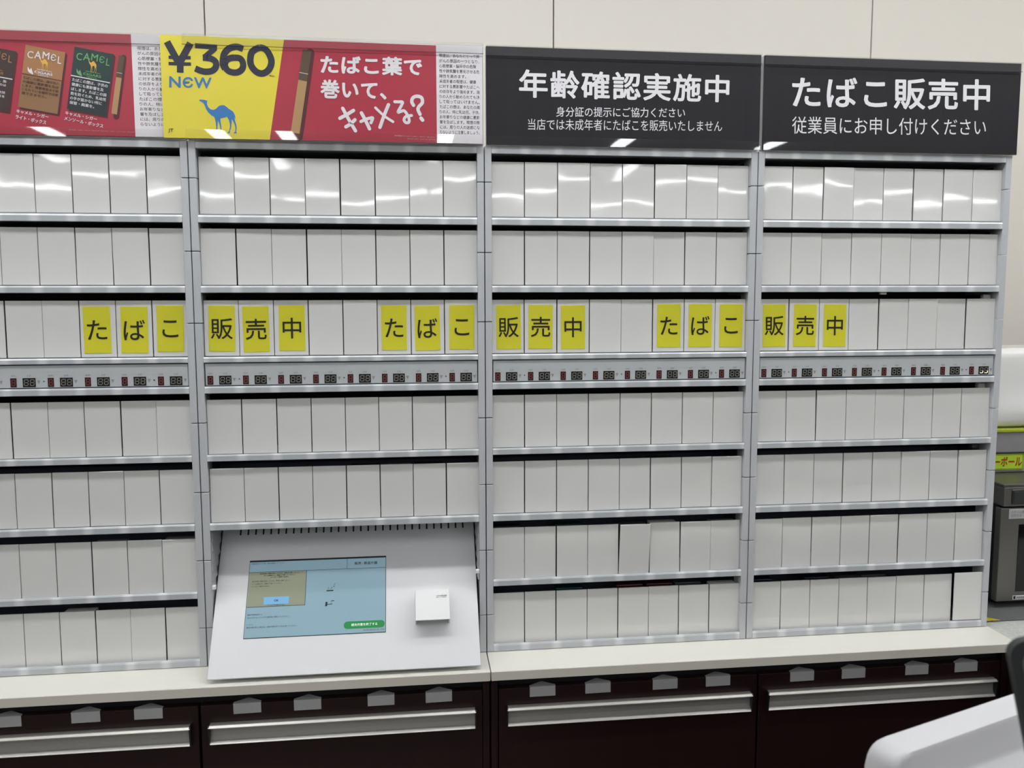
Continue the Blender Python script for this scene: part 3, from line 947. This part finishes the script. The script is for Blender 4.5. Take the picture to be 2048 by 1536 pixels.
def head(bm):
    for body, q in (('たばこ葉で', [(0.22392, 1.96023), (0.39413, 1.96092), (0.22319, 1.92963)]), ('巻いて、', [(0.22297, 1.92063), (0.33354, 1.92038), (0.22222, 1.88946)])):
        write(bm, body, *quad(q), YP, 0.034, 1.05)
    W = 0.00580
    S = lambda pts, w=1.0: ribbon(bm, smooth(pts, 6), W * w, YP)
    S([(0.25887, 1.87363), (0.26892, 1.85509), (0.27945, 1.83705)])
    S([(0.25392, 1.85723), (0.26491, 1.86328), (0.27678, 1.87058)]); S([(0.26365, 1.84336), (0.27129, 1.84809), (0.27898, 1.85531)])
    S([(0.29011, 1.86675), (0.29661, 1.85487), (0.30308, 1.84087)]); S([(0.28900, 1.85263), (0.29748, 1.85655), (0.30763, 1.85927), (0.30843, 1.85721), (0.30579, 1.85092)], 0.9)
    S([(0.33585, 1.88152), (0.32794, 1.86305), (0.32085, 1.84375)]); S([(0.31383, 1.87601), (0.32794, 1.86305), (0.34301, 1.85340)], 0.75)
    S([(0.34650, 1.88676), (0.35369, 1.88669), (0.35962, 1.88642), (0.35785, 1.88122), (0.35174, 1.86984), (0.35514, 1.87034), (0.36196, 1.87216), (0.36697, 1.86644), (0.37027, 1.85901), (0.36976, 1.85315), (0.36465, 1.85262), (0.36174, 1.85715), (0.36522, 1.86265), (0.37460, 1.86453)], 0.85)
    S([(0.37824, 1.88171), (0.37534, 1.88747), (0.37755, 1.89418), (0.38439, 1.89685), (0.39202, 1.89455), (0.39320, 1.88625), (0.38758, 1.87986), (0.38580, 1.87439), (0.38911, 1.86695)], 1.0)
    S([(0.39074, 1.86047), (0.39326, 1.85743)], 1.05)
flat('slogan_lettering', head, M_posterwht, t)
def small(bm):
    write(bm, '発売期間 キャメル・シガー・ライト・ボックス', *quad([(0.34521, 1.83131), (0.41349, 1.82974), (0.34518, 1.82938)]), YP)
    write(bm, 'キャメル・シガー・メンソール・ボックス', *quad([(0.36725, 1.82672), (0.41344, 1.82587), (0.36723, 1.82479)]), YP)
flat('small_print', small, M_posterwht, t)
cigar(t, [(0.20228, 1.96727), (0.17895, 1.83125)], 0.0145, YP - 0.0001, 0.365, 0.09)
lips(t, 0.0010, 0.4985, YS - 0.0008)

# ---------------------------------------------------------------- touchscreen terminal in the second rack
TA, TB = Vector((-0.075, 0.9075)), Vector((0.085, 1.1205))
ang = math.atan2(TB.y - TA.y, TB.x - TA.x)          # slope of the front
t = thing('touchscreen_terminal', 'white sloping terminal with blue touchscreen standing on the worktop under the rack', 'terminal', (0, TA.x, TA.y))
def slope(o):
    o.rotation_euler = (ang, 0, 0)
    return o
# local frame of the slope: x right, y up the slope, z out of the face
def sbox(name, x0, x1, v0, v1, h0, h1, m, parent=t, bev=0.0004):
    bm = new(); box(bm, x0, x1, v0, v1, h0, h1, bev)
    o = ob(name, bm, m, parent)
    if parent is t:
        slope(o)
    return o
VT = 0.300
sbox('front_plate', 0.0160, 0.4830, 0.0015, VT, -0.004, 0, M_term, bev=0.0007)
bm = new()
prism_x(bm, [(-0.055, 0.9004 - 0), (0.095, 1.106), (0.125, 1.140), (0.29, 1.140), (0.29, 0.9004)], 0.026, 0.474)
for v in bm.verts:
    v.co.y -= TA.x; v.co.z -= TA.y
ob('body', bm, M_term, t)
bm = new()
for i in range(31):
    x = 0.0487 + i * (0.4622 - 0.0487) / 30
    box(bm, x - 0.0015, x + 0.0015, 0.2600, 0.2760, 0.0, 0.0002, 0.0)
    disc_v = []
slope(ob('vent_slots', bm, M_termdark, t))
M_scr = mat('screen glass blue', rgb(126, 152, 164), 0.12, emit=0.33, noise=0.03, nscale=6)
M_scrtop = mat('screen header blue', rgb(132, 162, 176), 0.12, emit=0.33)
M_scrdlg = mat('screen dialog', rgb(134, 138, 120), 0.12, emit=0.28)
M_scrbtn = mat('screen button blue', rgb(110, 160, 198), 0.12, emit=0.33)
M_scrgreen = mat('screen button green', rgb(50, 128, 74), 0.12, emit=0.28)
M_scrink = mat('screen ink', rgb(30, 40, 48), 0.3)
M_scrwhite = mat('screen white ink', rgb(220, 235, 225), 0.3, emit=0.5)
sbox('screen_bezel', 0.0700, 0.3168, 0.0675, 0.2098, 0.0, 0.0008, M_blackplastic)
scr = sbox('screen', 0.0706, 0.3162, 0.0684, 0.2065, 0.0002, 0.0011, M_scr)
def spoly(bm, pts, h):
    bm.faces.new([bm.verts.new((x, v, h)) for x, v in pts])
def srect(name, x0, x1, v0, v1, h, m):
    bm = new(); spoly(bm, [(x0, v0), (x1, v0), (x1, v1), (x0, v1)], h)
    return ob(name, bm, m, scr)
srect('header_bar', 0.0708, 0.2452, 0.1875, 0.2062, 0.0012, M_scrtop)
srect('header_tab', 0.2458, 0.3160, 0.1875, 0.2062, 0.0012, M_scrtop)
bm = new()
spoly(bm, [(0.2452, 0.1870), (0.2458, 0.1870), (0.2458, 0.2064), (0.2452, 0.2064)], 0.00125)
spoly(bm, [(0.0708, 0.1868), (0.3160, 0.1868), (0.3160, 0.1874), (0.0708, 0.1874)], 0.00125)
spoly(bm, [(0.1724, 0.1230), (0.1732, 0.1230), (0.1732, 0.1870), (0.1724, 0.1870)], 0.00135)
spoly(bm, [(0.0712, 0.1226), (0.1732, 0.1226), (0.1732, 0.1234), (0.0712, 0.1234)], 0.00135)

ob('frame_lines', bm, M_scrink, scr)
srect('dialog_box', 0.0712, 0.1726, 0.1232, 0.1868, 0.0013, M_scrdlg)
srect('ok_button', 0.1003, 0.1442, 0.1268, 0.1402, 0.0014, M_scrbtn)
bm = new()
pts = []
for cx, a0 in ((0.3082, -90), (0.2490, 90)):
    for i in range(13):
        a = R(a0 + i * 15)
        pts.append((cx + 0.0065 * math.cos(a), 0.0830 + 0.0066 * math.sin(a)))
spoly(bm, pts, 0.0013)
ob('green_button', bm, M_scrgreen, scr)
def swrite(bm, body, cx, v, size, h, bold=0.0, anchor='c'):
    b2 = new()
    write_at(b2, body, cx, v, size, 0, bold, anchor=anchor)
    for f in b2.faces:
        vv = [bm.verts.new((q.co.x, q.co.z, h)) for q in f.verts]
        bm.faces.new(vv)
    b2.free()
bm = new()
swrite(bm, '販売 : 新品什器', 0.2800, 0.1968, 0.0062, 0.0016, 0.012)
swrite(bm, '銘柄設定をタッチ後、商品を補充してください', 0.0735, 0.2030, 0.0028, 0.0016, 0, 'l')
swrite(bm, '設定処理に時間が掛かったため、接続を切断しました。', 0.1250, 0.1838, 0.0029, 0.0016, 0.014)
swrite(bm, 'ホーム画面より、再度やり直してください。', 0.1250, 0.1801, 0.0029, 0.0016, 0.014)
swrite(bm, '(メッセージ番号:10-0001)', 0.1250, 0.1764, 0.0029, 0.0016, 0.014)
for i, s in enumerate(['設定処理に時間が掛かったため、接続を切断しました。', 'ホーム画面より、再度やり直してください。', '(メッセージ番号:10-0001)']):
    swrite(bm, s, 0.0770, 0.1698 - i * 0.0048, 0.0028, 0.0016, 0, 'l')
swrite(bm, 'OK', 0.1223, 0.1335, 0.0056, 0.0016, 0.014)
swrite(bm, '(ヘルプを表示する)', 0.1223, 0.1250, 0.0034, 0.0016)
for v, s in ((0.1092, '補充作業開始時から'), (0.1040, '左にいるスタッフとタブを確認後に補充してください。'), (0.0915, '(ヘルプ)'), (0.0865, '補充作業を終える場合は、[補充作業を終了する]を押してください。')):
    swrite(bm, s, 0.0742, v, 0.0029, 0.0016, 0.004, 'l')
swrite(bm, '2019年10月02日 (水)  12:20', 0.3140, 0.0728, 0.0032, 0.0016, 0, 'r')
# little pictograms
for q in ([(0.2100, 0.1460), (0.2220, 0.1462), (0.2224, 0.1485), (0.2104, 0.1483)], [(0.2122, 0.1500), (0.2128, 0.1500), (0.2142, 0.1535), (0.2136, 0.1537)],
          [(0.2172, 0.1502), (0.2180, 0.1502), (0.2206, 0.1540), (0.2199, 0.1542)], [(0.2222, 0.1536), (0.2234, 0.1536), (0.2240, 0.1556), (0.2228, 0.1556)],
          [(0.2225, 0.1562), (0.2230, 0.1560), (0.2252, 0.1602), (0.2246, 0.1604)], [(0.2085, 0.1188), (0.2120, 0.1188), (0.2128, 0.1268), (0.2093, 0.1268)],
          [(0.2120, 0.1216), (0.2215, 0.1222), (0.2215, 0.1232), (0.2120, 0.1228)], [(0.2190, 0.1276), (0.2245, 0.1278), (0.2246, 0.1292), (0.2191, 0.1290)],
          [(0.2190, 0.1230), (0.2194, 0.1230), (0.2196, 0.1280), (0.2192, 0.1280)]):
    spoly(bm, q, 0.0015)

ob('screen_lettering', bm, M_scrink, scr)
bm = new()
swrite(bm, '補充作業を終了する', 0.2786, 0.0832, 0.0052, 0.0017, 0.004)

ob('button_lettering', bm, M_scrwhite, scr)
# scanner hood: a small cover held off the slope on two cheeks
bm = new()
box(bm, 0.3694, 0.4304, 0.0770, 0.1320, 0.0285, 0.0310, 0.0006)
box(bm, 0.3694, 0.3712, 0.0790, 0.1320, 0.0, 0.0290, 0.0004)
box(bm, 0.4286, 0.4304, 0.0790, 0.1320, 0.0, 0.0290, 0.0004)
box(bm, 0.3694, 0.4304, 0.1300, 0.1320, 0.0, 0.0290, 0.0004)
hood = slope(ob('scanner_hood', bm, mat('white scanner hood', rgb(236, 236, 236), 0.4), t))
bm = new()
swrite(bm, '大切な読取装置', 0.4070, 0.1200, 0.0027, 0.0312, 0.01, 'l')
swrite(bm, '読取エリア PNNRS05', 0.4070, 0.1172, 0.0019, 0.0312, 0.01, 'l')

ob('lettering', bm, M_ink, hood)
# pleated cheeks closing the gap to the rack sides
for s in (0, 1):
    bm = new()
    for i in range(6):
        za, zb = 1.0400 + i * 0.0170, 1.0400 + (i + 1) * 0.0170
        w0, w1 = 0.0005, 0.0028
        prof = [(0.0130, za), (0.0130 + w1, za), (0.0130 + w0, zb), (0.0130, zb)]
        if s == 1:
            prof = [(0.5 - x, z) for x, z in prof]
        ya, yb = -0.001 + 0.002 * i, (za - 0.9075) * 0.751 - 0.075 - 0.0012
        a = [bm.verts.new((x, ya - TA.x, z - TA.y)) for x, z in prof]
        b_ = [bm.verts.new((x, yb - TA.x, z - TA.y)) for x, z in prof]
        bm.faces.new(a); bm.faces.new(b_[::-1])
        for q in range(4):
            bm.faces.new((a[q], b_[q], b_[(q + 1) % 4], a[(q + 1) % 4]))
    ob('pleated_cheek', bm, M_bellows, t)
    bm = new()
    cx = 0.0165 if s == 0 else 0.4835
    cz = 1.045 if s == 0 else 1.0550
    box(bm, cx - 0.0035, cx + 0.0035, -0.003 - TA.x, 0.004 - TA.x, cz - 0.004 - TA.y, cz + 0.004 - TA.y, 0.0015, 2)
    ob('side_catch', bm, M_housing, t)

# ---------------------------------------------------------------- grey counter and oven beyond the racks
t = thing('side_counter', 'grey speckled counter beyond the white worktop, under the steel oven', 'counter', (2.3, 0.2, 0))
bm = new(); box(bm, 1.5045 - 2.3, 3.0 - 2.3, -0.40 - 0.2, 0.495 - 0.2, 0.867, 0.897, 0.001); ob('top', bm, M_stoneware, t)
bm = new(); box(bm, 1.5050 - 2.3, 2.98 - 2.3, -0.38 - 0.2, 0.49 - 0.2, 0, 0.867); ob('cupboard', bm, M_wenge, t)
bm = new(); box(bm, 1.534, 2.3, 0.0285, 0.47, 0.8972, 0.9005, 0.0005)  # thin darker grey layer on the counter, below the oven
tag(ob('counter_layer', bm, M_darklayer), 'dark grey layer lying on the grey counter under the oven', 'mat')
bm = new()
poly(bm, [(0, 0), (0.034, 0), (0.0, 0.031)], 0)
for v in bm.verts:
    v.co = Vector((v.co.x, v.co.z, 0))
r_ = bmesh.ops.extrude_face_region(bm, geom=bm.faces[:])
for v in r_['geom']:
    if isinstance(v, bmesh.types.BMVert):
        v.co.z += 0.0004
tag(ob('yellow_tape', bm, M_tape, loc=(1.5155, 0.0265, 0.9008), rot=(0, 0, 0)), 'corner of yellow tape beside the end of the last rack', 'tape')

t = thing('microwave_oven', 'steel and black microwave oven on the grey counter beyond the racks', 'oven', (1.83, 0.28, 0.9007))
ox, oy, oz = 1.83, 0.28, 0.9007
def obx(name, x0, x1, y0, y1, z0, z1, m, parent=t, bev=0.002, seg=2):
    bm = new(); box(bm, x0 - ox, x1 - ox, y0 - oy, y1 - oy, z0 - oz, z1 - oz, bev, seg)
    return ob(name, bm, m, parent)
obx('body', 1.590, 2.075, 0.105, 0.46, 0.9105, 1.160, M_blackplastic)
obx('top_plate', 1.588, 2.077, 0.090, 0.46, 1.160, 1.1655, M_steel, bev=0.001)
cs = obx('control_section', 1.5875, 2.077, 0.086, 0.12, 1.1195, 1.1600, M_steel)
obx('control_window', 1.6030, 1.90, 0.0835, 0.09, 1.1235, 1.1560, M_blackplastic, cs, 0.004, 3)
obx('control_glass', 1.6065, 1.896, 0.0828, 0.09, 1.1268, 1.1528, M_darkframe, cs, 0.003, 3)
door = obx('door', 1.5835, 2.080, 0.0875, 0.106, 0.9150, 1.1160, M_steel)
obx('window', 1.6250, 2.02, 0.0866, 0.10, 0.9360, 1.0805, M_blackglass, door, 0.0008)
bm = new(); box(bm, 1.6010 - ox, 1.70 - ox, 0.0868 - oy, 0.088 - oy, 1.0930 - oz, 1.1135 - oz, 0.0004)
nt_ = ob('notice_sticker', bm, M_clip, door)
bm = new()
for i, s in enumerate(['スチーム機能', '加熱方法']):
    write_at(bm, s, 1.6050 - ox, 1.1075 - i * 0.0075 - oz, 0.0062, 0.0866 - oy, 0.01, anchor='l')

ob('lettering', bm, M_tinyprint, nt_)
bm = new(); box(bm, 1.6200 - ox, 1.68 - ox, 0.0868 - oy, 0.088 - oy, 0.9185 - oz, 0.9275 - oz, 0.0003)
bs = ob('code_sticker', bm, M_posterwht, door)
bm = new(); box(bm, 1.6215 - ox, 1.6265 - ox, 0.0866 - oy, 0.0869 - oy, 0.9200 - oz, 0.9265 - oz)
for i in range(14):
    box(bm, 1.6290 + i * 0.0016 - ox, 1.6290 + i * 0.0016 + (0.0006 if i % 3 else 0.001) - ox, 0.0866 - oy, 0.0869 - oy, 0.9205 - oz, 0.9255 - oz)
ob('code_bars', bm, M_ink, bs)
for x in (1.60, 2.04):
    for y in (0.12, 0.43):
        obx('foot', x, x + 0.03, y, y + 0.03, 0.9007, 0.9108, M_blackplastic, bev=0.001)

t = thing('paint_ball_case', 'frosted case with lime label and red lettering, standing on the oven', 'case', (1.68, 0.24, 1.1657))
ox, oy, oz = 1.68, 0.24, 1.1657
obx('box', 1.600, 1.745, 0.204, 0.30, 1.1658, 1.2560, M_case, t, 0.003)
obx('lid', 1.597, 1.748, 0.200, 0.304, 1.2560, 1.2640, M_lime2, t, 0.002)
obx('lip', 1.598, 1.747, 0.199, 0.205, 1.2090, 1.2120, M_darkframe, t, 0.001)
lb = obx('label', 1.6060, 1.7170, 0.2015, 0.204, 1.1720, 1.2080, M_limesign, t, 0.001)
bm = new()
write(bm, 'カラーボール', (1.612 - ox, 1.2015 - oz), (1.7125 - ox, 1.2015 - oz), (1.612 - ox, 1.1800 - oz), 0.2010 - oy, 0.02)

ob('lettering', bm, M_redink, lb)
bm = new()
for x0, x1, z0, z1 in ((1.608, 1.715, 1.2055, 1.2062), (1.608, 1.715, 1.1742, 1.1749), (1.7143, 1.715, 1.1742, 1.2062), (1.608, 1.6087, 1.1742, 1.2062)):
    box(bm, x0 - ox, x1 - ox, 0.2010 - oy, 0.2014 - oy, z0 - oz, z1 - oz)
ob('label_border', bm, mat('label border green', rgb(96, 116, 40), 0.4), lb)

# white wrapped bundle lying on the case
bm = new()
bmesh.ops.create_grid(bm, x_segments=1, y_segments=1, size=0.5)
bm.free()
bm = new()
box(bm, -0.13, 0.22, -0.055, 0.08, 0.0, 0.172, 0.020, 4)
bmesh.ops.subdivide_edges(bm, edges=[e for e in bm.edges if e.calc_length() > 0.06], cuts=6, use_grid_fill=True)
for v in bm.verts:
    if v.co.z < 0.07:
        v.co.y -= 0.010 * math.sin((0.07 - v.co.z) / 0.07 * math.pi) * (0.7 + 0.3 * math.sin(v.co.x * 22))
    v.co.z += 0.006 * math.sin(v.co.x * 9 + 1.2) * (v.co.z / 0.172)
tag(ob('wrapped_bundle', bm, M_wrap, loc=(1.715, 0.262, 1.2642), shade=True), 'white glossy wrapped bundle lying on the frosted case above the oven', 'bundle')

# ---------------------------------------------------------------- sales counter and device in front
t = thing('sales_counter', 'white topped sales counter in front of the dark cabinets carrying the white device', 'counter', (1.3, -1.0, 0))
bm = new(); box(bm, -0.62, 0.9, -0.30, 0.36, 0.90, 0.93, 0.002); ob('top', bm, M_counter, t)
bm = new(); box(bm, -0.60, 0.88, -0.28, 0.34, 0.0, 0.90); ob('base', bm, M_wenge, t)
th = math.atan2(0.0630, 0.1732)
t = thing('register_housing', 'white rounded housing of a register device in the near corner', 'register', (0.7245, -0.9105, 0.9302), (0, 0, th))
H = 1.204 - 0.9302
def housing_profile():
    return [(0.0035, H - 0.008), (0.0025, H - 0.0035), (-0.0015, H), (-0.022, H), (-0.0255, H - 0.001), (-0.0275, H - 0.004), (-0.0325, H - 0.0235), (-0.0355, H - 0.0265), (-0.078, H - 0.046), (-0.086, H - 0.060), (-0.090, 0.0), (0.0035, 0.0)]
bm = new()
prof = housing_profile()
rings = []
for x, ins in ((-0.002, 0.014), (-0.0005, 0.009), (0.002, 0.0052), (0.0055, 0.0024), (0.0095, 0.0007), (0.015, 0.0), (0.36, 0.0)):
    ring = []
    for (y, z) in prof:
        yy = y + ins * (0.35 if y < -0.02 else 0.0)
        zz = z - ins * (1 if z > 0.01 else 0)
        ring.append(bm.verts.new((x, yy, max(zz, 0.0))))
    rings.append(ring)
n = len(prof)
for a, b_ in zip(rings[:-1], rings[1:]):
    for i in range(n):
        j = (i + 1) % n
        bm.faces.new((a[i], a[j], b_[j], b_[i]))
bm.faces.new(rings[0]); bm.faces.new(rings[-1][::-1])
hs = ob('housing', bm, M_poswhite, t, shade=True)
hs.data.set_sharp_from_angle(angle=R(40))
# dark framed customer display standing in front of it
t = thing('customer_display', 'dark framed display with rounded corner in front of the white register housing', 'display', (0.8155, -1.1300, 0.9302))
DROT = (0, R(-13), R(-14))
DLOC = (0, 0, 0.3730)
def rrect(x0, x1, z0, z1, r, n=8):
    pts = []
    for cx, cz, a0 in ((x1 - r, z1 - r, 0), (x0 + r, z1 - r, 90), (x0 + r, z0 + r, 180), (x1 - r, z0 + r, 270)):
        for i in range(n + 1):
            a = R(a0 + 90 * i / n)
            pts.append((cx + r * math.cos(a), cz + r * math.sin(a)))
    return pts
bm = new()
poly(bm, rrect(-0.1145, 0.1145, -0.09, 0.09, 0.009), -0.006, 0.006)
ob('frame', bm, M_darkframe, t, DLOC, DROT)
bm = new(); poly(bm, rrect(-0.1090, 0.1090, -0.0845, 0.0845, 0.008), -0.0066, 0.001); ob('liner', bm, M_greyedge, t, DLOC, DROT)
bm = new(); poly(bm, rrect(-0.1080, 0.1080, -0.0835, 0.0835, 0.007), -0.0072, 0.001); ob('screen', bm, M_blackglass, t, DLOC, DROT)
bm = new(); box(bm, -0.02, 0.02, 0.004, 0.016, 0.004, 0.365, 0.002); box(bm, -0.06, 0.07, -0.05, 0.05, 0.0, 0.006, 0.002); ob('stand', bm, M_darkframe, t)
